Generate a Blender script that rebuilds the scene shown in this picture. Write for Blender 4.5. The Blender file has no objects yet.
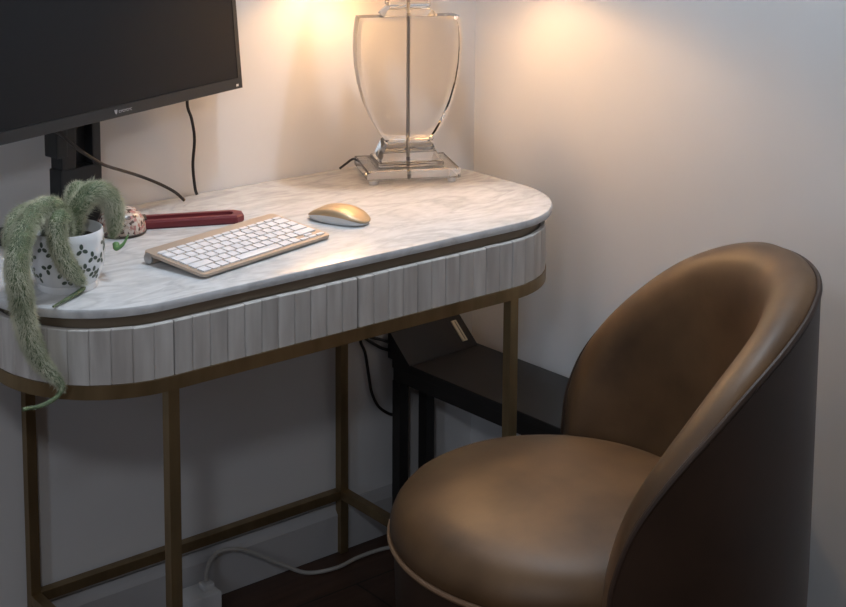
import bpy, bmesh, math, random
from mathutils import Vector, Matrix, noise
random.seed(7)
S = bpy.context.scene
C = S.collection
PI = math.pi
R = math.radians

# ------------------------------------------------------------------ materials
def mat(name, col, rough=.5, metal=0., spec=.5, coat=0., trans=0., ior=1.45, emit=None, estr=0.):
    m = bpy.data.materials.new(name); m.use_nodes = True
    b = m.node_tree.nodes['Principled BSDF']
    b.inputs['Base Color'].default_value = (*col, 1)
    b.inputs['Roughness'].default_value = rough
    b.inputs['Metallic'].default_value = metal
    b.inputs['Specular IOR Level'].default_value = spec
    b.inputs['Coat Weight'].default_value = coat
    b.inputs['Transmission Weight'].default_value = trans
    b.inputs['IOR'].default_value = ior
    if emit:
        b.inputs['Emission Color'].default_value = (*emit, 1); b.inputs['Emission Strength'].default_value = estr
    return m
def nodes(m): return m.node_tree.nodes, m.node_tree.links, m.node_tree.nodes['Principled BSDF']
def noisy(m, c1, c2, scale=20, stretch=(1,1,1), detail=4, lo=.35, hi=.65, bump=0., bdist=.001, rvar=None, distort=0.):
    n, l, b = nodes(m)
    tc = n.new('ShaderNodeTexCoord'); mp = n.new('ShaderNodeMapping'); mp.inputs['Scale'].default_value = stretch
    nt = n.new('ShaderNodeTexNoise'); nt.inputs['Scale'].default_value = scale; nt.inputs['Detail'].default_value = detail
    nt.inputs['Distortion'].default_value = distort
    cr = n.new('ShaderNodeValToRGB'); cr.color_ramp.elements[0].position = lo; cr.color_ramp.elements[1].position = hi
    cr.color_ramp.elements[0].color = (*c1, 1); cr.color_ramp.elements[1].color = (*c2, 1)
    l.new(tc.outputs['Object'], mp.inputs[0]); l.new(mp.outputs[0], nt.inputs['Vector'])
    l.new(nt.outputs['Fac'], cr.inputs[0]); l.new(cr.outputs[0], b.inputs['Base Color'])
    if bump:
        bp = n.new('ShaderNodeBump'); bp.inputs['Strength'].default_value = bump; bp.inputs['Distance'].default_value = bdist
        l.new(nt.outputs['Fac'], bp.inputs['Height']); l.new(bp.outputs[0], b.inputs['Normal'])
    if rvar:
        mr = n.new('ShaderNodeMapRange'); mr.inputs['To Min'].default_value = rvar[0]; mr.inputs['To Max'].default_value = rvar[1]
        l.new(nt.outputs['Fac'], mr.inputs[0]); l.new(mr.outputs[0], b.inputs['Roughness'])
    return m

M_wall = noisy(mat('wall_paint', (.7,.68,.66), .85, spec=.2), (.69,.675,.665), (.72,.705,.695), 3, bump=.05, bdist=.002)
M_base = mat('baseboard_paint', (.46,.45,.45), .5)
M_ceil = mat('ceiling_paint', (.5,.46,.42), .9)
M_far = mat('taupe_paint', (.27,.19,.13), .9)
M_floor = noisy(mat('dark_floor_wood', (.06,.03,.02), .45), (.045,.021,.013), (.085,.042,.025), 6, (1,9,1), 6, .3, .7, .15, .002)
# planks
n, l, b = nodes(M_floor)
br = n.new('ShaderNodeTexBrick'); br.inputs['Scale'].default_value = 1; br.inputs['Brick Width'].default_value = 1.2; br.inputs['Row Height'].default_value = .12
br.inputs['Mortar Size'].default_value = .002; br.inputs['Color1'].default_value = (1,1,1,1); br.inputs['Color2'].default_value = (.75,.75,.75,1); br.inputs['Mortar'].default_value = (.2,.2,.2,1)
tc = n.new('ShaderNodeTexCoord'); l.new(tc.outputs['Object'], br.inputs['Vector'])
mx = n.new('ShaderNodeMix'); mx.data_type = 'RGBA'; mx.blend_type = 'MULTIPLY'; mx.inputs[0].default_value = 1
src = b.inputs['Base Color'].links[0].from_socket
l.new(src, mx.inputs[6]); l.new(br.outputs['Color'], mx.inputs[7]); l.new(mx.outputs[2], b.inputs['Base Color'])

def marble():
    m = mat('white_marble', (.85,.85,.85), .22, spec=.5)
    n, l, b = nodes(m)
    tc = n.new('ShaderNodeTexCoord'); mp = n.new('ShaderNodeMapping'); mp.inputs['Rotation'].default_value = (0,0,R(35)); mp.inputs['Scale'].default_value = (1,2.6,1)
    l.new(tc.outputs['Object'], mp.inputs[0])
    a = n.new('ShaderNodeTexNoise'); a.inputs['Scale'].default_value = 5; a.inputs['Detail'].default_value = 8; a.inputs['Distortion'].default_value = 1.2
    l.new(mp.outputs[0], a.inputs['Vector'])
    r1 = n.new('ShaderNodeValToRGB'); e = r1.color_ramp.elements
    e[0].position = .30; e[0].color = (.61,.605,.60,1); e[1].position = .75; e[1].color = (.61,.605,.60,1)
    for p, c in ((.42,(.70,.70,.70,1)), (.49,(.56,.56,.56,1)), (.52,(.645,.64,.635,1)), (.6,(.70,.70,.70,1))):
        q = r1.color_ramp.elements.new(p); q.color = c
    l.new(a.outputs['Fac'], r1.inputs[0])
    f = n.new('ShaderNodeTexNoise'); f.inputs['Scale'].default_value = 40; f.inputs['Detail'].default_value = 5
    l.new(mp.outputs[0], f.inputs['Vector'])
    r2 = n.new('ShaderNodeValToRGB'); r2.color_ramp.elements[0].position = .3; r2.color_ramp.elements[0].color = (.86,.86,.87,1); r2.color_ramp.elements[1].position = .6; r2.color_ramp.elements[1].color = (1,1,1,1)
    l.new(f.outputs['Fac'], r2.inputs[0])
    mx = n.new('ShaderNodeMix'); mx.data_type = 'RGBA'; mx.blend_type = 'MULTIPLY'; mx.inputs[0].default_value = 1
    l.new(r1.outputs[0], mx.inputs[6]); l.new(r2.outputs[0], mx.inputs[7]); l.new(mx.outputs[2], b.inputs['Base Color'])
    return m
M_marble = marble()
M_slat = []
for i, k in enumerate((1.0, .94, 1.05, .98)):
    M_slat.append(noisy(mat('slat_stone_%s' % 'abcd'[i], (.4,.4,.4), .55), (.45*k,.415*k,.385*k), (.64*k,.61*k,.575*k), 22 + i*4, (1.6,1.6,.22), 8, .33, .67, .25, .0006))
M_gap = mat('slat_backing', (.16,.145,.13), .7)
M_brass = noisy(mat('brass_frame', (.3,.22,.12), .42, metal=.8), (.24,.168,.085), (.32,.23,.12), 30, (1,1,.2), 3)
M_band = mat('bronze_band', (.20,.155,.11), .45, metal=.6)
M_black = mat('black_plastic', (.016,.016,.017), .38)
M_bezel = mat('bezel_plastic', (.022,.022,.023), .4)
M_screen = mat('screen_glass', (.011,.011,.0125), .32, spec=.25)
M_logo = mat('logo_silver', (.35,.35,.36), .4)
M_stick = mat('sticker_white', (.6,.58,.56), .5)
M_cord = mat('black_cord', (.02,.015,.013), .45)
M_wcord = mat('pale_cord', (.42,.40,.37), .5)
M_wplas = mat('white_plastic', (.7,.7,.7), .4)
M_key = mat('key_white', (.80,.80,.83), .4)
M_kgold = mat('keyboard_gold', (.50,.41,.33), .42, metal=.35)
M_kcap = mat('cap_silver', (.45,.44,.43), .3, metal=.9)
M_mgold = mat('mouse_gold', (.56,.40,.24), .42, metal=.5)
M_glass = mat('crystal', (1,1,1), .0, trans=1, ior=1.49)
M_rod = mat('steel_rod', (.35,.34,.33), .35, metal=.9)
M_shade = mat('shade_fabric', (.75,.70,.62), .9)
M_bulb = mat('bulb_glow', (1,.8,.5), .5, emit=(1,.61,.30), estr=142)
M_leath = noisy(mat('tan_leather', (.18,.09,.04), .4, spec=.42), (.062,.032,.014), (.146,.078,.034), 6, (1,1,1), 9, .34, .66, .10, .0015, (.40,.54))
M_leathd = noisy(mat('dark_leather', (.1,.05,.03), .4, spec=.4), (.034,.019,.012), (.054,.029,.018), 7, (1,1,1), 6, .3, .7, .1, .001, (.38,.52))
M_pipe = mat('leather_piping', (.21,.12,.065), .38)
M_wood = mat('dark_wood_base', (.05,.028,.018), .4)
M_blkwood = noisy(mat('black_bench_paint', (.02,.02,.02), .42), (.014,.0125,.012), (.020,.018,.017), 8)
M_panel = mat('dark_panel', (.020,.018,.018), .5)
M_silver = mat('silver_strip', (.62,.56,.45), .4, metal=.3)
M_silvd = mat('strip_groove', (.16,.14,.11), .5)
M_pot = mat('pot_glaze', (.80,.81,.82), .2)
M_leafdec = mat('pot_leaf_print', (.075,.10,.075), .3)
M_soil = noisy(mat('soil', (.02,.014,.01), .95), (.012,.009,.007), (.04,.028,.02), 80, bump=.6, bdist=.004)
M_stem = noisy(mat('cactus_stem', (.12,.20,.07), .6), (.06,.095,.045), (.16,.21,.10), 60, (1,1,1), 4, .3, .7, .5, .003)
M_spine = noisy(mat('cactus_spines', (.42,.45,.30), .7), (.36,.38,.25), (.74,.72,.56), 25)
M_tip = mat('cactus_tip', (.13,.26,.09), .5)
M_red = mat('burgundy_leather', (.17,.022,.028), .40)
M_red2 = mat('burgundy_lining', (.075,.012,.015), .6)
M_grey = mat('grey_brown_felt', (.07,.055,.045), .7)
def speckle():
    m = mat('speckled_glaze', (.6,.5,.45), .25)
    n, l, b = nodes(m)
    tc = n.new('ShaderNodeTexCoord'); v = n.new('ShaderNodeTexVoronoi'); v.inputs['Scale'].default_value = 210
    l.new(tc.outputs['Object'], v.inputs['Vector'])
    sp = n.new('ShaderNodeSeparateColor'); l.new(v.outputs['Color'], sp.inputs[0])
    r = n.new('ShaderNodeValToRGB'); r.color_ramp.interpolation = 'CONSTANT'; e = r.color_ramp.elements
    e[0].position = 0; e[0].color = (.50,.38,.31,1); e[1].position = .35; e[1].color = (.10,.06,.05,1)
    for p, c in ((.58,(.42,.20,.18,1)), (.75,(.60,.53,.47,1))): q = r.color_ramp.elements.new(p); q.color = c
    l.new(sp.outputs[0], r.inputs[0]); l.new(r.outputs[0], b.inputs['Base Color'])
    return m
M_speck = speckle()

# ------------------------------------------------------------------ helpers
def obj(name, bm, m, parent=None, smooth=True, sharp=40):
    me = bpy.data.meshes.new(name)
    bmesh.ops.recalc_face_normals(bm, faces=bm.faces[:])
    bm.to_mesh(me); bm.free()
    ms = m if isinstance(m, (list, tuple)) else [m]
    for q in ms: me.materials.append(q)
    if smooth:
        me.polygons.foreach_set('use_smooth', [True]*len(me.polygons))
        me.set_sharp_from_angle(angle=R(sharp))
    o = bpy.data.objects.new(name, me); C.objects.link(o)
    if parent is not None:
        o.parent = parent
        o.matrix_parent_inverse = parent.matrix_world.inverted() if False else Matrix.Identity(4)
    return o
def tag(o, label=None, cat=None, group=None, kind=None):
    if label: o['label'] = label
    if cat: o['category'] = cat
    if group: o['group'] = group
    if kind: o['kind'] = kind
    return o
def thing(name, label, cat, loc=(0,0,0), rotz=0, group=None):
    o = bpy.data.objects.new(name, None); C.objects.link(o); o.empty_display_size = .05
    o.location = loc; o.rotation_euler = (0,0,rotz)
    return tag(o, label, cat, group)
def box(bm, lo, hi, mtx=None, mi=0, bev=0.):
    """axis box lo..hi, optional bevel, optional matrix"""
    b2 = bmesh.new()
    bmesh.ops.create_cube(b2, size=1)
    s = [hi[i]-lo[i] for i in range(3)]; c = [(hi[i]+lo[i])/2 for i in range(3)]
    for v in b2.verts: v.co = Vector((v.co.x*s[0]+c[0], v.co.y*s[1]+c[1], v.co.z*s[2]+c[2]))
    if bev: bmesh.ops.bevel(b2, geom=b2.edges[:]+b2.verts[:], offset=bev, segments=2, affect='EDGES', profile=.6)
    if mtx is not None: bmesh.ops.transform(b2, matrix=mtx, verts=b2.verts[:])
    merge(bm, b2, mi)
def merge(bm, b2, mi=0):
    vm = {}
    b2.verts.ensure_lookup_table()
    for v in b2.verts: vm[v] = bm.verts.new(v.co)
    for f in b2.faces:
        try:
            g = bm.faces.new([vm[v] for v in f.verts]); g.material_index = mi if mi else f.material_index
        except ValueError: pass
    b2.free()
def loft(bm, loops, close=True, cap0=True, cap1=True, mi=0):
    """loops: list of rings of points, same count"""
    vs = [[bm.verts.new(p) for p in lp] for lp in loops]
    n = len(vs[0])
    for a, b in zip(vs[:-1], vs[1:]):
        for i in range(n if close else n-1):
            j = (i+1) % n
            f = bm.faces.new([a[i], a[j], b[j], b[i]]); f.material_index = mi
    if cap0: bm.faces.new(vs[0][::-1]).material_index = mi
    if cap1: bm.faces.new(vs[-1]).material_index = mi
    return vs
def lathe(bm, prof, n=48, cx=0, cy=0, sx=1, sy=1, mi=0, cap0=True, cap1=True):
    loft(bm, [[(cx+sx*r*math.cos(2*PI*i/n), cy+sy*r*math.sin(2*PI*i/n), z) for i in range(n)] for r, z in prof], True, cap0, cap1, mi)
def catmull(P, k=8):
    P = [Vector(p) for p in P]; Q = [P[0]*2-P[1]] + P + [P[-1]*2-P[-2]]; out = []
    for i in range(1, len(Q)-2):
        for j in range(k):
            t = j/k; a, b, c, d = Q[i-1:i+3]
            out.append(.5*((2*b)+(c-a)*t+(2*a-5*b+4*c-d)*t*t+(3*b-a-3*c+d)*t**3))
    out.append(P[-1]); return out
def tube(bm, P, rad, n=8, mi=0, k=8):
    pts = catmull(P, k) if k else [Vector(p) for p in P]
    N = len(pts)
    if not callable(rad): rr = lambda t, r=rad: r
    else: rr = rad
    T = [(pts[min(i+1,N-1)]-pts[max(i-1,0)]).normalized() for i in range(N)]
    up = Vector((0,0,1)) if abs(T[0].z) < .9 else Vector((1,0,0))
    u = (up - T[0]*up.dot(T[0])).normalized(); loops = []; fr = []
    for i in range(N):
        u = (u - T[i]*u.dot(T[i])).normalized(); v = T[i].cross(u); r = rr(i/(N-1))
        loops.append([pts[i] + (u*math.cos(2*PI*a/n)+v*math.sin(2*PI*a/n))*r for a in range(n)])
        fr.append((pts[i], T[i], u.copy(), v, r))
    loft(bm, loops, mi=mi)
    return fr

# ------------------------------------------------------------------ camera
F = 1498.36; PX, PY = 372.774, 17.813
yaw, pit, rol = -.6596850, -.1331357, .001718
fwd = Vector((-math.sin(yaw)*math.cos(pit), math.cos(yaw)*math.cos(pit), math.sin(pit)))
rt = Vector((math.cos(yaw), math.sin(yaw), 0)); up = rt.cross(fwd)
r2 = rt*math.cos(rol)+up*math.sin(rol); u2 = up*math.cos(rol)-rt*math.sin(rol)
cd = bpy.data.cameras.new('camera'); cam = bpy.data.objects.new('camera', cd); C.objects.link(cam)
m3 = Matrix((r2, u2, -fwd)).transposed()
cam.matrix_world = Matrix.Translation((-.993674, -1.740734, 1.420963)) @ m3.to_4x4()
cd.sensor_fit = 'HORIZONTAL'; cd.sensor_width = 36; cd.lens = F*36/846
cd.shift_x = (423-PX)/846; cd.shift_y = (PY-303.5)/846
cd.clip_start = .05
S.camera = cam

# ------------------------------------------------------------------ room
YW, XW = .498, 1.0046
XL, YF, ZC = -2.3, -3.4, 2.5
def slab(name, lo, hi, m):
    bm = bmesh.new(); box(bm, lo, hi); return tag(obj(name, bm, m, smooth=False), kind='structure')
slab('floor', (XL-.1, YF-.1, -.05), (XW+.1, YW+.1, 0), M_floor)
slab('ceiling', (XL-.1, YF-.1, ZC), (XW+.1, YW+.1, ZC+.05), M_ceil)
slab('wall_back', (XL-.1, YW, 0), (XW+.1, YW+.1, ZC), M_wall)
slab('wall_right', (XW, YF, 0), (XW+.1, YW, ZC), M_wall)
slab('wall_front', (XL, YF-.1, 0), (XW+.1, YF, ZC), M_far)
# left wall with a window
wy0, wy1, wz0, wz1 = -2.2, -.9, .9, 2.1
bm = bmesh.new()
box(bm, (XL-.1, YF, 0), (XL, wy0, ZC)); box(bm, (XL-.1, wy1, 0), (XL, YW, ZC))
box(bm, (XL-.1, wy0, 0), (XL, wy1, wz0)); box(bm, (XL-.1, wy0, wz1), (XL, wy1, ZC))
tag(obj('wall_left', bm, M_far, smooth=False), kind='structure')
win = tag(thing('window_1', None, None), kind='structure')
bm = bmesh.new()
for lo, hi in (((XL-.07,wy0,wz0),(XL-.03,wy0+.04,wz1)), ((XL-.07,wy1-.04,wz0),(XL-.03,wy1,wz1)), ((XL-.07,wy0,wz0),(XL-.03,wy1,wz0+.04)), ((XL-.07,wy0,wz1-.04),(XL-.03,wy1,wz1)), ((XL-.07,(wy0+wy1)/2-.015,wz0),(XL-.03,(wy0+wy1)/2+.015,wz1))): box(bm, lo, hi)
tag(obj('window_frame', bm, M_base, win, smooth=False), kind='structure')
# baseboards (face, bevelled top)
prof = [(0,0), (.018,0), (.018,.0756), (.012,.084), (.004,.092), (0,.092)]
bm = bmesh.new(); loft(bm, [[(x, YW-d, z) for d, z in prof] for x in (XL, XW)])
tag(obj('baseboard_back', bm, M_base, smooth=False), kind='structure')
bm = bmesh.new(); loft(bm, [[(XW-d, y, z) for d, z in prof] for y in (YF, YW-.018)])
tag(obj('baseboard_right', bm, M_base, smooth=False), kind='structure')

# ------------------------------------------------------------------ desk
X0, X1, RC, YB = .006, .649, .176, .486        # straight front from X0 to X1, corner radius, rear edge
def outline(d=0., n=16, yb=YB, x0=None, x1=None, rc=None, yf=0.):
    """rounded rectangle inset by d, counter-clockwise from front-left"""
    x0 = X0 if x0 is None else x0; x1 = X1 if x1 is None else x1; rc = rc or RC
    r = rc-d; P = []
    for cx, cy, a0 in ((x1, yf+rc, -90), (x1, yb-rc, 0), (x0, yb-rc, 90), (x0, yf+rc, 180)):
        for i in range(n+1):
            a = R(a0+90*i/n); P.append((cx+r*math.cos(a), cy+r*math.sin(a)))
    return P
desk = thing('writing_desk', 'marble-topped writing desk with grey slatted drawers and slim brass legs', 'desk', (0,0,0))
ZT = .76
bm = bmesh.new()
e = 0.
lp = [(e+.003,.7455), (e+.001,.7462), (e,.7482), (e,.7555), (e+.0012,.7585), (e+.0045,.76)]
loft(bm, [[(x,y,z) for x,y in outline(d, 24, .4955, .008, .668, .186, .0095)] for d, z in lp])
obj('tabletop', bm, M_marble, desk, sharp=30)
bm = bmesh.new()
loft(bm, [[(x,y,z) for x,y in outline(d)] for d, z in ((.0125,.7315), (.0125,.7454))])
obj('upper_band', bm, M_band, desk)
bm = bmesh.new()
def ringmesh(bm, d0, d1, z0, z1):
    A = [outline(d0), outline(d1)]
    L = [[(x,y,z0) for x,y in A[0]], [(x,y,z1) for x,y in A[0]], [(x,y,z1) for x,y in A[1]], [(x,y,z0) for x,y in A[1]]]
    vs = loft(bm, L, cap0=False, cap1=False)
    n = len(vs[0])
    for i in range(n): bm.faces.new([vs[3][i], vs[3][(i+1)%n], vs[0][(i+1)%n], vs[0][i]])
ringmesh(bm, -.001, .0175, .634, .654)
obj('lower_ring', bm, M_brass, desk)
bm = bmesh.new(); ringmesh(bm, .0095, .016, .6541, .7314)
obj('apron_backing', bm, M_gap, desk)
# slats
ZA, ZB = .6545, .732
def path_pt(s):
    """outer path by arc length from front-left tangent point: + goes right along the front, - goes round the left end"""
    L = X1-X0; q = RC*PI/2; side = YB-2*RC
    if 0 <= s <= L: return Vector((X0+s, 0)), Vector((0,-1))
    sg = 1
    if s < 0: t = -s; cx = X0; sg = -1
    else: t = s-L; cx = X1
    if t <= q: a = t/RC; return Vector((cx+sg*RC*math.sin(a), RC-RC*math.cos(a))), Vector((sg*math.sin(a), -math.cos(a)))
    t -= q
    if t <= side: return Vector((cx+sg*RC, RC+t)), Vector((sg, 0))
    t -= side; a = t/RC
    return Vector((cx+sg*RC*math.cos(a), YB-RC+RC*math.sin(a))), Vector((sg*math.cos(a), math.sin(a)))
def slats(bm, s0, s1, n, z0=ZA, z1=ZB, depth=.0085, jit=.0012):
    w = (s1-s0)/n
    for i in range(n):
        a, b = s0+i*w+.0004, s0+(i+1)*w-.0004
        j = random.uniform(-jit, 0); mi = random.randrange(4)
        pa, na = path_pt(a); pb, nb = path_pt(b); nn = ((na+nb)/2).normalized()
        zt = z1 + random.uniform(-.0006, .0006)
        o = [pa+nn*(-.0085), pa+nn*j, pb+nn*j, pb+nn*(-.0085)]
        bv = .0014; t = (pb-pa).normalized()
        o = [pa-nn*depth, pa+nn*(j-bv), pa+nn*j+t*bv, pb+nn*j-t*bv, pb+nn*(j-bv), pb-nn*depth]
        vs = loft(bm, [[(p.x,p.y,z0) for p in o], [(p.x,p.y,zt-bv) for p in o], [(p.x-(nn.x*bv if 0<k<5 else 0),p.y-(nn.y*bv if 0<k<5 else 0),zt) for k,p in enumerate(o)]], mi=0)
        for f in {f for r_ in vs for v in r_ for f in v.link_faces}: f.material_index = mi
D0, DM, D1 = .0062, .3245, .6425     # drawer arc positions
for a, b in ((D0, DM-.0013), (DM+.0013, D1)):
    bm = bmesh.new(); slats(bm, a, b, 11)
    d = obj('drawer', bm, M_slat, desk, sharp=20)
    bm = bmesh.new(); box(bm, (X0+a+.006, .0165, .658), (X0+b-.006, .40, .725)); 
    obj('drawer_box', bm, M_gap, d, smooth=False)
ARC = RC*PI/2 + (YB-2*RC) + RC*PI/2
bm = bmesh.new(); slats(bm, -ARC, D0-.0012, 23); obj('end_panel', bm, M_slat, desk, sharp=20)
bm = bmesh.new(); slats(bm, D1+.0012, (X1-X0)+ARC, 23); obj('end_panel', bm, M_slat, desk, sharp=20)
# legs and stretchers
T_ = .0176; LX, LY = .6447, .4695
ZS = .1115
for x, y in ((0,0), (LX,0), (0,LY), (LX,LY)):
    bm = bmesh.new(); box(bm, (x, y, 0), (x+T_, y+T_, .6345), bev=.0006); obj('leg', bm, M_brass, desk, smooth=False)
bm = bmesh.new(); box(bm, (T_, LY, ZS), (LX, LY+T_, ZS+T_), bev=.0006); obj('stretcher', bm, M_brass, desk, smooth=False)
for x in (0, LX):
    bm = bmesh.new(); box(bm, (x, T_, ZS), (x+T_, LY, ZS+T_), bev=.0006); obj('stretcher', bm, M_brass, desk, smooth=False)

# ------------------------------------------------------------------ monitor
mon = thing('computer_monitor', 'black flat computer monitor on a column stand at the back of the desk', 'monitor', (0,0,ZT))
dx = Vector((.9461,.3239,0)); nb = Vector((-.3239,.9461,0)); th = R(5)    # nb = away from the viewer
upv = Vector((0,0,1))*math.cos(th) + nb*math.sin(th); nbk = nb*math.cos(th) - Vector((0,0,1))*math.sin(th)
Acor = Vector((.404,.430,.9535-ZT))
MM = Matrix((dx, nbk, upv)).transposed().to_4x4(); MM.translation = Acor       # local: x right (corner=0), y back, z up
W, H = .615, .365
bm = bmesh.new()
# bezel frame ring (front), then back shell
bz, bb = .0115, .0185
def rr(x0,x1,z0,z1,y): return [(x0,y,z0),(x1,y,z0),(x1,y,z1),(x0,y,z1)]
loops = [rr(-W+bz,-bz,bb,H-bz,.0025), rr(-W+bz,-bz,bb,H-bz,0), rr(-W+.001,-.001,.001,H-.001,0), rr(-W,0,0,H,.001), rr(-W,0,0,H,.018), rr(-W+.01,-.01,.01,H-.01,.026), rr(-W+.12,-.12,.07,H-.07,.05)]
loft(bm, [[MM@Vector(p) for p in l_] for l_ in loops], cap0=True)
obj('housing', bm, M_bezel, mon, smooth=False)
bm = bmesh.new(); box(bm, (-W+bz+.0005,.0008,bb+.0005), (-bz-.0005,.0024,H-bz-.0005), MM); obj('screen', bm, M_screen, mon, smooth=False)
bm = bmesh.new()
# emblem and small unreadable lettering on the lower bezel
lw = -.3225
b2 = bmesh.new(); vs = [b2.verts.new(MM@Vector((lw+a, -.0006, z))) for a, z in ((0,.0125),(.0065,.0125),(.0055,.008),(.0035,.0055),(.001,.008))]; b2.faces.new(vs)
g = bmesh.ops.extrude_face_region(b2, geom=b2.faces[:]); bmesh.ops.translate(b2, vec=MM.to_3x3()@Vector((0,.0007,0)), verts=[v for v in g['geom'] if isinstance(v, bmesh.types.BMVert)]); merge(bm, b2)
x = lw+.010
for k, wd in enumerate((.0032,.003,.0032,.0034,.003,.0034,.0032)):
    z0, z1 = .0068, .0108
    box(bm, (x,-.0006,z0), (x+.0008,.0001,z1), MM)
    if k % 2 == 0: box(bm, (x,-.0006,z1-.0008), (x+wd,.0001,z1), MM); box(bm, (x,-.0006,z0), (x+wd,.0001,z0+.0008), MM)
    else: box(bm, (x,-.0006,z0+.0018), (x+wd,.0001,z0+.0026), MM); box(bm, (x+wd-.0008,-.0006,z0+.0018), (x+wd,.0001,z1), MM)
    x += wd+.0012
tag(obj('logo', bm, M_logo, mon, smooth=False), 'silver maker mark on lower bezel')
bm = bmesh.new(); box(bm, (-.018,-.0005,.0045), (-.012,.0001,.0085), MM); obj('sticker', bm, M_stick, mon, smooth=False)
# stand: column with a cable window, block, base plate
SM = Matrix((Vector((.985,.174,0)), Vector((-.174,.985,0)), Vector((0,0,1)))).transposed().to_4x4(); SM.translation = Vector((.074,.401,0))
bm = bmesh.new()
box(bm, (-.046,-.004,.125), (-.024,.030,.33), SM, bev=.003)
box(bm, (-.034,.000,.06), (-.006,.030,.33), SM, bev=.002)
box(bm, (.026,.000,.06), (.043,.030,.33), SM, bev=.002)
box(bm, (-.012,.020,.10), (.028,.030,.33), SM)
box(bm, (-.038,-.002,.012), (.043,.030,.105), SM, bev=.003)
obj('stand_column', bm, M_black, mon, smooth=False)
bm = bmesh.new(); box(bm, (-.14,-.003,0), (.044,.078,.012), SM, bev=.003); obj('stand_base', bm, M_black, mon, smooth=False)
bm = bmesh.new(); box(bm, (-.04,-.032,.26), (.04,.034,.40), SM, bev=.003); obj('tilt_bracket', bm, M_black, mon, smooth=False)

bm = bmesh.new(); tube(bm, [(.322,.474,.985),(.321,.480,.928),(.332,.484,.897),(.337,.484,.861),(.333,.484,.816),(.336,.483,.775),(.337,.478,.7625)], .0028, 8)
tag(obj('power_cable', bm, M_cord), 'short black cable hanging from the right half of the monitor to the desk', 'cable')
bm = bmesh.new(); tube(bm, [(-.03,.355,.99),(.001,.345,.947),(.017,.345,.934),(.047,.345,.906),(.089,.36,.877),(.12,.385,.861),(.151,.41,.847),(.204,.44,.823),(.247,.45,.801),(.279,.455,.781),(.30,.46,.7625)], .0028, 8)
tag(obj('video_cable', bm, M_cord), 'black cable sagging diagonally from monitor stand down to the back of the desk', 'cable')

# ------------------------------------------------------------------ keyboard
kb = thing('keyboard', 'slim wireless keyboard with white keys in a gold frame', 'keyboard', (.0935,.0570,ZT), R(12.7))
KW, KD = .279, .130
tilt = R(5.3)
KM = Matrix.Translation((0,0,.0032)) @ Matrix.Rotation(tilt, 4, 'X')
bm = bmesh.new()
def rrect(w, d, r, z, ox=0, oy=0, n=6):
    P = []
    for cx, cy, a0 in ((w-r, r, -90), (w-r, d-r, 0), (r, d-r, 90), (r, r, 180)):
        for i in range(n+1):
            a = R(a0+90*i/n); P.append((ox+cx+r*math.cos(a), oy+cy+r*math.sin(a), z))
    return P
loft(bm, [[KM@Vector(p) for p in rrect(KW,KD,.008,z)] for z in (0,.0045)])
obj('case', bm, M_kgold, kb, sharp=30)
bm = bmesh.new()
for i in range(1):
    loft(bm, [[(x, KD-.012+.0092*math.cos(a), .0092+.0092*math.sin(a)) for a in [2*PI*k/20 for k in range(20)]] for x in (.003, KW-.003)])
tb = obj('battery_tube', bm, M_kgold, kb)
bm = bmesh.new()
loft(bm, [[(x, KD-.012+r_*math.cos(a), .0092+r_*math.sin(a)) for a in [2*PI*k/20 for k in range(20)]] for x, r_ in ((.004,.0088),(-.0005,.0088),(-.0012,.0078))])
tag(obj('end_cap', bm, M_kcap, tb), 'silver round battery cap')
u = (KW-.012)/14.5; x0 = .006; ky = .006
rows = [([1]*4+[1.25]+[4.9]+[1.25]+[1]*1+[1], 1)]
def key(x, y, w, d):
    bm = bmesh.new(); g = .0016
    a = rrect(w-2*g, d-2*g, .0015, 0, x+g, y+g, 3)
    loft(bm, [[KM@Vector((p[0],p[1],z)) for p in a] for z in (.0047,.0062)]+[[KM@Vector((x+w/2+(p[0]-x-w/2)*.96, y+d/2+(p[1]-y-d/2)*.96, .0066)) for p in a]])
    obj('key', bm, M_key, kb, sharp=30)
v = .0186
layout = [
 (0, 1.0, [1,1,1,1.25,5.0,1.25,1]),
 (1, 1.0, [2.25]+[1]*10+[2.25]),
 (2, 1.0, [1.75]+[1]*11+[1.75]),
 (3, 1.0, [1.5]+[1]*12+[1.0]),
 (4, 1.0, [1]*13+[1.5]),
 (5, .55, [1.035]*14)]
y = ky
for r_, hh, ws in layout:
    x = x0
    for w in ws: key(x, y, w*u, v*hh); x += w*u
    if r_ == 0:
        key(x, y, u, v*.5)
        key(x+u, y, u, v*.5); key(x+u, y+v*.5, u, v*.5)
        key(x+2*u, y, u, v*.5)
    y += v*hh

# ------------------------------------------------------------------ mouse
ms = thing('computer_mouse', 'gold and white wireless mouse with low arched top', 'mouse', (.4375,.194,ZT), math.atan2(.101,-.040))
def egg(s, n=40):
    P = []
    for i in range(n):
        a = 2*PI*i/n; c, d = math.cos(a), math.sin(a)
        P.append((.0555*s*math.copysign(abs(c)**.80,c), .0285*s*math.copysign(abs(d)**.72,d)))
    return P
def mh(x): return .0235*max(0,1-(abs(x)/.062)**2.3)+.001        # arch height along the length
bm = bmesh.new()
L = []
for s, k in ((.86,0),(.93,.12),(.97,.35),(.985,.62)):
    L.append([(x,y,.001+k*mh(x)*.9) for x,y in egg(s)])
loft(bm, L)
obj('base', bm, M_wplas, ms)
bm = bmesh.new(); L = []
for s, k in ((.985,.55),(1,.62),(.995,.72),(.93,.86),(.80,.96),(.60,1.02),(.35,1.05),(.12,1.06)):
    L.append([(x,y,.001+k*mh(x*.94)) for x,y in egg(s)])
loft(bm, L)
tag(obj('top_shell', bm, M_mgold, ms), 'gold glossy top shell')

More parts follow.
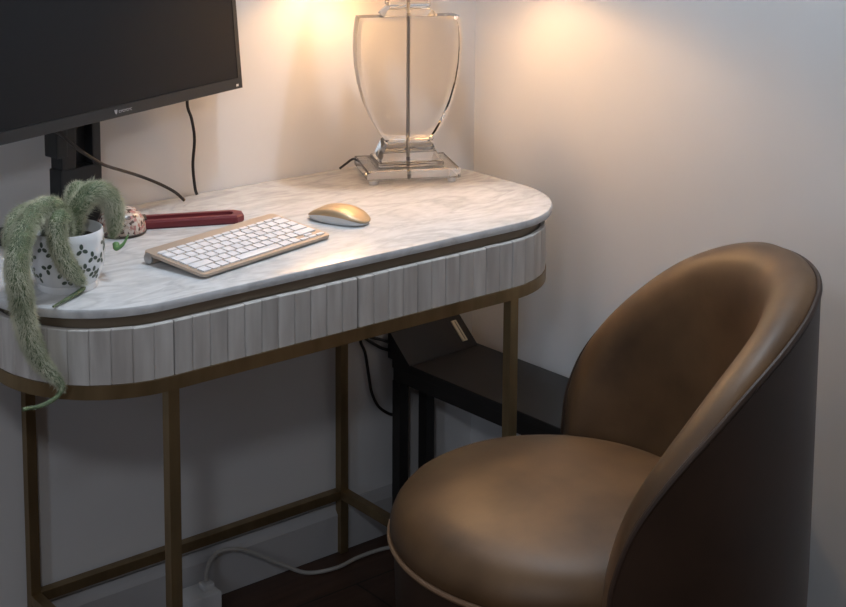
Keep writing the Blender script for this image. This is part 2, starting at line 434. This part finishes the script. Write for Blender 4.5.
# ------------------------------------------------------------------ crystal table lamp
LA = R(-27)
lamp = thing('table_lamp', 'clear crystal urn table lamp on a square glass base', 'lamp', (.727,.374,ZT), LA)
def slabr(bm, w, d, z0, z1, bev=.0015, w1=None, d1=None):
    w1 = w1 or w; d1 = d1 or d
    def q(w,d,z): return [(-w/2,-d/2,z),(w/2,-d/2,z),(w/2,d/2,z),(-w/2,d/2,z)]
    loft(bm, [q(w-2*bev,d-2*bev,z0), q(w,d,z0+bev), q(w1,d1,z1-bev), q(w1-2*bev,d1-2*bev,z1)])
for sx in (-1,1):
    for sy in (-1,1):
        bm = bmesh.new(); lathe(bm, [(.008,0),(.008,.0075)], 16, sx*.073, sy*.052); obj('foot', bm, M_wplas, lamp)
bm = bmesh.new(); slabr(bm, .174, .132, .008, .0265, .002); obj('base_plate', bm, M_glass, lamp, smooth=False)
bm = bmesh.new(); slabr(bm, .122, .085, .0270, .035, .0015); slabr(bm, .110, .075, .0352, .068, .0015, .086, .058)
obj('pedestal', bm, M_glass, lamp, smooth=False)
prof = [(.030,.0685),(.043,.0685),(.055,.087),(.069,.112),(.081,.141),(.091,.176),(.0965,.209),(.0985,.240),(.0978,.268),(.0955,.288),(.0935,.297),(.0925,.3005)]
bm = bmesh.new()
bv = .006; hd = .027
def vs_(off, y):
    pts = []
    for w, z in prof[1:]:
        pts.append((max(w-off,.01), z + (off if z < .08 else (-off if z > .295 else 0))))
    return [(w, y, z) for w, z in pts] + [(-w, y, z) for w, z in pts[::-1]]
loft(bm, [vs_(bv,-hd), vs_(0,-hd+bv), vs_(0,hd-bv), vs_(bv,hd)])
obj('urn_body', bm, M_glass, lamp, sharp=25)
bm = bmesh.new(); slabr(bm, .100, .060, .302, .318, .0015, .076, .045); slabr(bm, .076, .045, .3185, .345, .0015)
obj('cap', bm, M_glass, lamp, smooth=False)
bm = bmesh.new(); lathe(bm, [(.0035,.004),(.0035,.37)], 16); obj('rod', bm, M_rod, lamp)
bm = bmesh.new(); lathe(bm, [(.012,.347),(.012,.352),(.016,.356),(.016,.385)], 24); tube(bm, [(0,0,.38),(-.02,0,.388),(-.032,0,.405)], .009, 12); obj('socket', bm, M_rod, lamp)
# shade: open rectangular fabric shade (its own child), bulb inside
ZSH = .375; BH = .092
sa, sb = .185, .130; oy = -.078
bm = bmesh.new()
def sq(a, b_, z, ex=3.2, n=64):
    P = []
    for i in range(n):
        t = 2*PI*i/n; c, d = math.cos(t), math.sin(t)
        P.append((a*math.copysign(abs(c)**(2/ex), c), oy+b_*math.copysign(abs(d)**(2/ex), d), z))
    return P
L = [sq(sa,sb,ZSH), sq(sa*.66,sb*.66,ZSH+.25), sq(sa*.66-.003,sb*.66-.003,ZSH+.25), sq(sa-.003,sb-.003,ZSH)]
vs = loft(bm, L, cap0=False, cap1=False); nn_ = len(vs[0])
for i in range(nn_): bm.faces.new([vs[3][i], vs[3][(i+1)%nn_], vs[0][(i+1)%nn_], vs[0][i]])
obj('lamp_shade', bm, M_shade, lamp)
bm = bmesh.new()
for sx in (-1,1): tube(bm, [(0,0,ZSH+.03),(sx*.05,0,ZSH+.10),(sx*.04,oy*.5,ZSH+.18),(0,oy,ZSH+.24)], .0015, 6)
tube(bm, [(-sa*.66,oy,ZSH+.242),(sa*.66,oy,ZSH+.242)], .0015, 6, k=0)
obj('harp', bm, M_rod, lamp)
bm = bmesh.new(); lathe(bm, [(.011,.405),(.013,.415),(.023,.440),(.027,.460),(.023,.480),(.011,.491),(.002,.494)], 24, -.032, 0)
obj('bulb', bm, M_bulb, lamp)
bm = bmesh.new(); tube(bm, [(.705,.455,.766),(.695,.470,.776),(.682,.480,.778),(.668,.484,.770),(.655,.486,.7625)], .0024, 8)
tag(obj('lamp_cord', bm, M_cord), 'thin dark cord coming out from behind the crystal lamp base', 'cord')

# ------------------------------------------------------------------ plant in pot
PC = Vector((-.073,.152,ZT))
pl = thing('potted_cactus', 'trailing hairy monkey tail cactus in a white pot with green leaf print', 'potted plant', PC)
bm = bmesh.new()
pr = [(.030,.002),(.041,0),(.043,.003),(.042,.010),(.044,.012),(.049,.024),(.0525,.040),(.0530,.056),(.0518,.074),(.0508,.0835),(.0498,.085),(.0483,.0835),(.0480,.064),(.040,.055)]
lathe(bm, pr, 64)
def pr_r(z):
    for (r0,z0),(r1,z1) in zip(pr[4:10], pr[5:11]):
        if z0 <= z <= z1: return r0+(r1-r0)*(z-z0)/(z1-z0)
    return .05
# printed leaves in loose three-lobed sprigs, raised a hair off the glaze
for i in range(46):
    a0 = 2*PI*i/46*5.0 + random.uniform(-.15,.15); z0 = .020 + ((i*0.618)%1)*.050
    ang = random.uniform(0, 2*PI)
    for k in range(3):
        aa = ang + k*2.1; lx, lz = math.cos(aa)*.0050, math.sin(aa)*.0050
        P = []
        ca, sa_ = math.cos(aa), math.sin(aa)
        for q in range(10):
            t = 2*PI*q/10; ex, ez = .0042*math.cos(t), .0028*math.sin(t)
            X = lx + ex*ca - ez*sa_; Z = z0 + lz + ex*sa_ + ez*ca
            Z = min(max(Z,.014),.078); rad = pr_r(Z)+.00035; A_ = a0 + X/.05
            P.append((rad*math.cos(A_), rad*math.sin(A_), Z))
        f = bm.faces.new([bm.verts.new(p) for p in P]); f.material_index = 1
pot = obj('pot', bm, [M_pot, M_leafdec], pl, sharp=50)
bm = bmesh.new(); lathe(bm, [(.001,.070),(.02,.073),(.0478,.068)], 32, cap1=False); obj('soil', bm, M_soil, pl)
def W3(p): return Vector(p)-PC
stems = [
 # trailing stem over the desk edge, world coords + radius at each fraction
 ([(-.072,.150,.825),(-.080,.142,.862),(-.098,.130,.884),(-.124,.118,.885),(-.152,.095,.876),(-.176,.068,.857),(-.187,.052,.830),(-.185,.048,.800),(-.180,.047,.760),(-.172,.047,.728),(-.160,.047,.700),(-.147,.046,.681),(-.137,.042,.668),(-.134,.040,.657),(-.145,.036,.648),(-.168,.034,.643),(-.193,.033,.645)],
  [(0,.016),(.2,.0200),(.42,.0205),(.56,.018),(.66,.0135),(.74,.0075),(.85,.0042),(1,.0034)]),
 ([(-.080,.140,.825),(-.088,.122,.862),(-.101,.108,.872),(-.106,.098,.852),(-.101,.094,.825),(-.087,.096,.800),(-.070,.104,.782),(-.056,.116,.771),(-.060,.110,.7665),(-.079,.095,.7655),(-.106,.079,.7648),(-.130,.064,.7645)],
  [(0,.014),(.22,.0175),(.42,.0160),(.54,.0115),(.64,.0055),(.8,.0042),(1,.0020)]),
 ([(-.066,.152,.825),(-.055,.150,.868),(-.030,.150,.890),(-.004,.152,.882),(.009,.154,.858),(.008,.152,.834),(.000,.148,.818)],
  [(0,.015),(.3,.0185),(.6,.0180),(.8,.013),(.92,.008),(1,.003)]),
 ([(-.085,.160,.825),(-.100,.165,.862),(-.125,.160,.872),(-.150,.140,.866),(-.166,.118,.846),(-.168,.105,.835)],
  [(0,.014),(.4,.0175),(.8,.014),(1,.006)]),
 ([(-.06,.17,.83),(-.050,.182,.862),(-.038,.190,.886),(-.022,.198,.880),(-.012,.202,.862)],
  [(0,.012),(.5,.015),(1,.006)]),
]
def lerp_r(tab):
    def f(t):
        for (a,x),(b_,y) in zip(tab[:-1],tab[1:]):
            if a <= t <= b_: return x+(y-x)*(t-a)/(b_-a)
        return tab[-1][1]
    return f
rnd = random.Random(3)
shift = (.0065, .0075, .0045, .004, 0)
for si, (P, tab) in enumerate(stems):
    P = [Vector(p) - Vector((.79,-.613,0))*shift[si]*min(1, i/3) for i, p in enumerate(P)]
    if si < 2: tab = [(t, r_*(.90 if t < .7 else 1)) for t, r_ in tab]
    bm = bmesh.new(); rf = lerp_r(tab)
    fr = tube(bm, [W3(p) for p in P], lambda t: rf(t)*.80, 14, k=10)
    for v in bm.verts:
        v.co += v.normal*0 + Vector((noise.noise(v.co*90)*.0012, noise.noise(v.co*95+Vector((3,1,2)))*.0012, 0))
    st = obj('stem', bm, M_stem, pl)
    bm = bmesh.new()
    V_ = []; 
    for i in range(len(fr)-1):
        p, t, u_, v_, r_ = fr[i]; p2 = fr[i+1][0]; seg = (p2-p).length
        cnt = int(seg*r_*2*PI*5.2e5) if r_ > .004 else int(seg*1800)
        for k in range(cnt):
            a = rnd.uniform(0, 2*PI); q = p.lerp(p2, rnd.random()); nrm = u_*math.cos(a)+v_*math.sin(a)
            ln = (.0035 + .36*r_)*rnd.uniform(.4,1.2)*(1.7 if rnd.random() < .10 else 1) if r_ > .004 else .0022*rnd.uniform(.4,1)
            d = (nrm*rnd.uniform(.35,1.) + t*rnd.uniform(.2,1.0) + Vector((rnd.gauss(0,.25),rnd.gauss(0,.25),rnd.gauss(0,.25)-.1))).normalized()
            b0 = q + nrm*r_*.97; w = nrm.cross(d)
            if w.length < .1: w = u_
            w = w.normalized()*.00026; w2 = d.cross(w).normalized()*.00026
            mid = b0 + d*ln*.6; tip = b0 + d*ln - Vector((0,0,ln*.15))
            v0 = [bm.verts.new(b0+w), bm.verts.new(b0-w*.5+w2), bm.verts.new(b0-w*.5-w2)]
            tp = bm.verts.new(tip)
            for j in range(3): bm.faces.new([v0[j], v0[(j+1)%3], tp])
    tag(obj('spines', bm, M_spine, st, smooth=False), kind='stuff')
# smooth green shoot tip at the right rim
bm = bmesh.new(); tube(bm, [W3(p) for p in [(-.003,.138,.812),(-.006,.131,.808),(.003,.128,.813),(.013,.130,.825)]], lambda t: .0042*(1-t)+.0010, 10)
tag(obj('shoot_tip', bm, M_tip, pl), 'smooth bright green shoot tip')

# ------------------------------------------------------------------ speckled dome, pen tray
dm = thing('domed_trinket', 'small speckled dome ornament behind the cactus pot', 'ornament', (.119,.351,ZT))
bm = bmesh.new(); lathe(bm, [(.032,0),(.0385,.001),(.0395,.004),(.039,.012),(.0370,.022),(.0320,.031),(.0240,.038),(.012,.0425),(.002,.0435)], 40); obj('dome', bm, M_speck, dm)
bm = bmesh.new(); lathe(bm, [(.0397,.0012),(.0405,.0022),(.0405,.0038),(.0397,.0048)], 40, cap0=False, cap1=False); obj('rim', bm, M_grey, dm)
tr = thing('pen_tray', 'long narrow burgundy tray with sunken middle', 'tray', (.2285,.334,ZT), R(-24))
def oct_(w, d, c, z): return [(-w/2+c,-d/2,z),(w/2-c,-d/2,z),(w/2,-d/2+c,z),(w/2,d/2-c,z),(w/2-c,d/2,z),(-w/2+c,d/2,z),(-w/2,d/2-c,z),(-w/2,-d/2+c,z)]
bm = bmesh.new()
loft(bm, [oct_(.186,.038,.012,0), oct_(.190,.042,.012,.003), oct_(.190,.042,.012,.011), oct_(.186,.038,.012,.014), oct_(.156,.020,.005,.014), oct_(.153,.017,.004,.005)])
obj('tray_body', bm, M_red, tr, sharp=20)
bm = bmesh.new(); box(bm, (-.074,-.007,.005), (.074,.007,.0062)); obj('lining', bm, M_red2, tr, smooth=False)
bm = bmesh.new(); box(bm, (-.092,-.016,.0142), (-.064,.016,.0165), bev=.001); tag(obj('end_flap', bm, M_grey, tr, smooth=False), 'dull grey brown end flap')

# ------------------------------------------------------------------ black bench in the corner
bn = thing('low_bench', 'narrow black bench running along the right wall under the desk', 'bench', (.780,.482,0), R(2.5))
bm = bmesh.new(); box(bm, (0,-.76,.343), (.190,0,.362), bev=.0015); obj('top', bm, M_blkwood, bn, smooth=False)
bm = bmesh.new()
box(bm, (.002,-.755,.318), (.017,-.002,.3428)); box(bm, (.173,-.755,.318), (.188,-.002,.3428)); box(bm, (.017,-.017,.318), (.173,-.002,.3428)); box(bm, (.017,-.755,.318), (.173,-.74,.3428))
obj('apron', bm, M_blkwood, bn, smooth=False)
for x, y in ((.0,-.024), (.070,-.024), (.0,-.756), (.070,-.756)):
    bm = bmesh.new(); box(bm, (x,y,0), (x+.023,y+.023,.3179), bev=.001); obj('leg', bm, M_blkwood, bn, smooth=False)
pa = thing('sloped_device', 'black wedge-shaped device with silver strip at the back end of the low bench', 'device', (.780,.482,.3622), R(2.5))
bm = bmesh.new()
loft(bm, [[(x,-.056,.0005),(x,-.054,.003),(x,0,.052),(x,.0,.058),(x,.006,.058),(x,.008,.055),(x,.008,0),(x,-.056,0)] for x in (-.004,.181)])
obj('body', bm, M_panel, pa, smooth=False)
sl = Vector((0,.054,.049)).normalized(); sn = Vector((0,-.049,.054)).normalized(); cen = Vector((.155,-.027,.0275))
bm = bmesh.new()
def strip(bm, a0, a1, b0, b1, h0, h1):
    q = [cen+sl*a0+Vector((b0,0,0)), cen+sl*a0+Vector((b1,0,0)), cen+sl*a1+Vector((b1,0,0)), cen+sl*a1+Vector((b0,0,0))]
    loft(bm, [[p+sn*h0 for p in q], [p+sn*h1 for p in q]])
strip(bm, -.024,.024,-.006,.007,.0001,.003)
sv = obj('silver_strip', bm, M_silver, pa, smooth=False)
bm = bmesh.new(); strip(bm, -.021,.021,.0005,.0025,.003,.0034); obj('groove', bm, M_silvd, sv, smooth=False)

# cords under the desk
bm = bmesh.new(); tube(bm, [(.779,.4865,.377),(.760,.490,.385),(.735,.491,.402),(.712,.491,.418),(.709,.491,.408),(.720,.491,.383),(.728,.491,.34),(.736,.491,.300),(.752,.491,.268),(.776,.4915,.247),(.80,.4915,.235)], .0030, 8)
tag(obj('device_cord', bm, M_cord), 'thin black cord looping down the back wall beside the low bench', 'cord')
bm = bmesh.new(); tube(bm, [(.779,.4865,.392),(.760,.4895,.402),(.735,.491,.412),(.712,.491,.424),(.70,.491,.45)], .0030, 8)
tag(obj('signal_cord', bm, M_cord), 'short black cord running up behind the desk ring from the leaning device', 'cord')
ps = thing('power_strip', 'small pale plug block on the floor against the baseboard', 'power strip', (.310,.445,0))
bm = bmesh.new(); box(bm, (-.036,-.026,0), (.032,.026,.046), bev=.004); obj('housing', bm, M_wplas, ps)
bm = bmesh.new(); box(bm, (.004,-.012,.0462), (.026,.010,.058), bev=.003); obj('plug', bm, M_wplas, ps)
bm = bmesh.new(); tube(bm, [(.325,.444,.0595),(.330,.452,.070),(.345,.460,.088),(.368,.462,.097),(.407,.460,.088),(.451,.457,.062),(.500,.450,.030),(.545,.440,.006),(.60,.425,.0045),(.66,.432,.0045),(.723,.428,.0045),(.79,.40,.0045),(.82,.36,.0045)], .0038, 8)
tag(obj('extension_cord', bm, M_wcord), 'pale grey cord curving from plug block across floor under the desk', 'cord')

# ------------------------------------------------------------------ chair
PH0 = R(-40)
ch = thing('tub_chair', 'round tan brown leather tub chair with curved low back', 'chair', (.455,-.335,0))
CO = Vector((.455,-.335,0))
SC = Vector((.4475,-.317,0))-CO; SR = .240
KC = Vector((.4700,-.3397,0))-CO; KR = .3050; KT = .075
bm = bmesh.new()
lathe(bm, [(.10,.395),(SR-.012,.407),(SR-.003,.413),(SR+.001,.422),(SR+.001,.434),(SR-.005,.449),(SR-.016,.463),(SR-.034,.474),(SR-.06,.482),(SR-.10,.489),(SR-.15,.494),(.05,.496),(.004,.4965)], 72, SC.x, SC.y)
obj('seat', bm, M_leath, ch)
bm = bmesh.new(); n_ = 90
tube(bm, [(SC.x+(SR+.001)*math.cos(a), SC.y+(SR+.001)*math.sin(a), .4145) for a in [PH0+PI-R(118)+R(236)*i/n_ for i in range(n_+1)]], .0042, 8, k=0)
obj('seat_piping', bm, M_pipe, ch)
bm = bmesh.new(); lathe(bm, [(SR-.035,.16),(SR-.02,.20),(SR-.008,.30),(SR-.004,.407),(SR-.02,.411)], 72, SC.x, SC.y); obj('seat_skirt', bm, M_leathd, ch)
# back shell
rim = [(90.3,.435),(90,.460),(89,.506),(85,.566),(78,.621),(68,.676),(55,.731),(40,.772),(25,.797),(12,.806),(0,.808)]
rim = rim + [(-d, z) for d, z in rim[-2::-1]]
rp = catmull([(d,z,0) for d,z in rim], 6)
def sec(dl, h):
    a = PH0 + R(dl); ca, sa_ = math.cos(a), math.sin(a)
    def P(r_, z): return Vector((KC.x+r_*ca, KC.y+r_*sa_, z))
    zl = .20
    out = [P(KR-.012, zl), P(KR-.004,.30), P(KR, .40)]
    hh = max(h,.42)
    # outer wall up to the piping line
    for k in (.33,.66,1): out.append(P(KR, .40+(hh-.40)*k))
    out += [P(KR-.006,hh+.008), P(KR-.018,hh+.013), P(KR-.034,hh+.011), P(KR-.047,hh+.003), P(KR-.059,hh-.010), P(KR-.068,hh-.028), P(KR-KT+.001,hh-.055)]
    for k in (.35,.7,1): out.append(P(KR-KT-.006*k, (hh-.056)+(.36-hh+.056)*k))
    out += [P(KR-KT,.30), P(KR-KT,zl)]
    return out
bm = bmesh.new()
loft(bm, [sec(p.x, p.y) for p in rp])
obj('backrest', bm, M_leath, ch, sharp=60)
# dark outer cover, a thin skin of its own round the outside
bm = bmesh.new()
def osec(dl, h):
    a = PH0 + R(dl); ca, sa_ = math.cos(a), math.sin(a); hh = max(h,.42)-.004
    def P(r_, z): return Vector((KC.x+r_*ca, KC.y+r_*sa_, z))
    zs = [(.010,.195),(.003,.30),(0,.40)] + [(0,.40+(hh-.40)*k) for k in (.33,.66,1)]
    return [P(KR+.0035-o,z) for o,z in zs] + [P(KR+.0004-o,z) for o,z in zs[::-1]]
loft(bm, [osec(p.x, p.y) for p in rp])
tag(obj('outer_cover', bm, M_leathd, ch, sharp=60), 'darker brown leather outside of the back')
bm = bmesh.new()
tube(bm, [Vector((KC.x+(KR+.001)*math.cos(PH0+R(p.x)), KC.y+(KR+.001)*math.sin(PH0+R(p.x)), max(p.y,.42)+.001)) for p in rp], .0042, 8, k=0)
obj('back_piping', bm, M_leathd, ch)
bm = bmesh.new(); lathe(bm, [(.17,0),(.175,.004),(.175,.022),(.16,.028),(.05,.04),(.03,.06),(.03,.165),(.20,.19),(.20,.2)], 48, 0, 0); obj('pedestal_base', bm, M_wood, ch)

# ------------------------------------------------------------------ lights
def light(name, typ, loc, energy, col, size=.05, aim=None, **kw):
    ld = bpy.data.lights.new(name, typ); ld.energy = energy; ld.color = col
    if typ in ('POINT','SPOT'): ld.shadow_soft_size = size
    for k, v in kw.items(): setattr(ld, k, v)
    o = bpy.data.objects.new(name, ld); C.objects.link(o); o.location = loc
    if aim is not None: o.rotation_euler = (Vector(aim)-Vector(loc)).to_track_quat('-Z','Y').to_euler()
    return o
light('room_lamp_light', 'POINT', (-1.0,-1.4,1.7), 17.5, (.84,.90,1.0), .07)
light('ceiling_light', 'POINT', (.485,-.15,2.38), 35, (.70,.84,1.0), .035)
bl = Matrix.Rotation(LA, 4, 'Z') @ Vector((0,0,ZSH+BH))
light('window_daylight', 'AREA', (XL-.12, (wy0+wy1)/2, (wz0+wz1)/2), 7, (.66,.80,1.0), aim=(0,-1,.9), shape='RECTANGLE', size=1.2, size_y=1.1)
w = bpy.data.worlds.new('world'); S.world = w; w.use_nodes = True
w.node_tree.nodes['Background'].inputs[0].default_value = (.5,.65,.9,1); w.node_tree.nodes['Background'].inputs[1].default_value = .3

S.view_settings.view_transform = 'Standard'; S.view_settings.look = 'None'
S.view_settings.exposure = .12; S.view_settings.gamma = 1; S.view_settings.use_curve_mapping = False
S.cycles.max_bounces = 12; S.cycles.transmission_bounces = 12
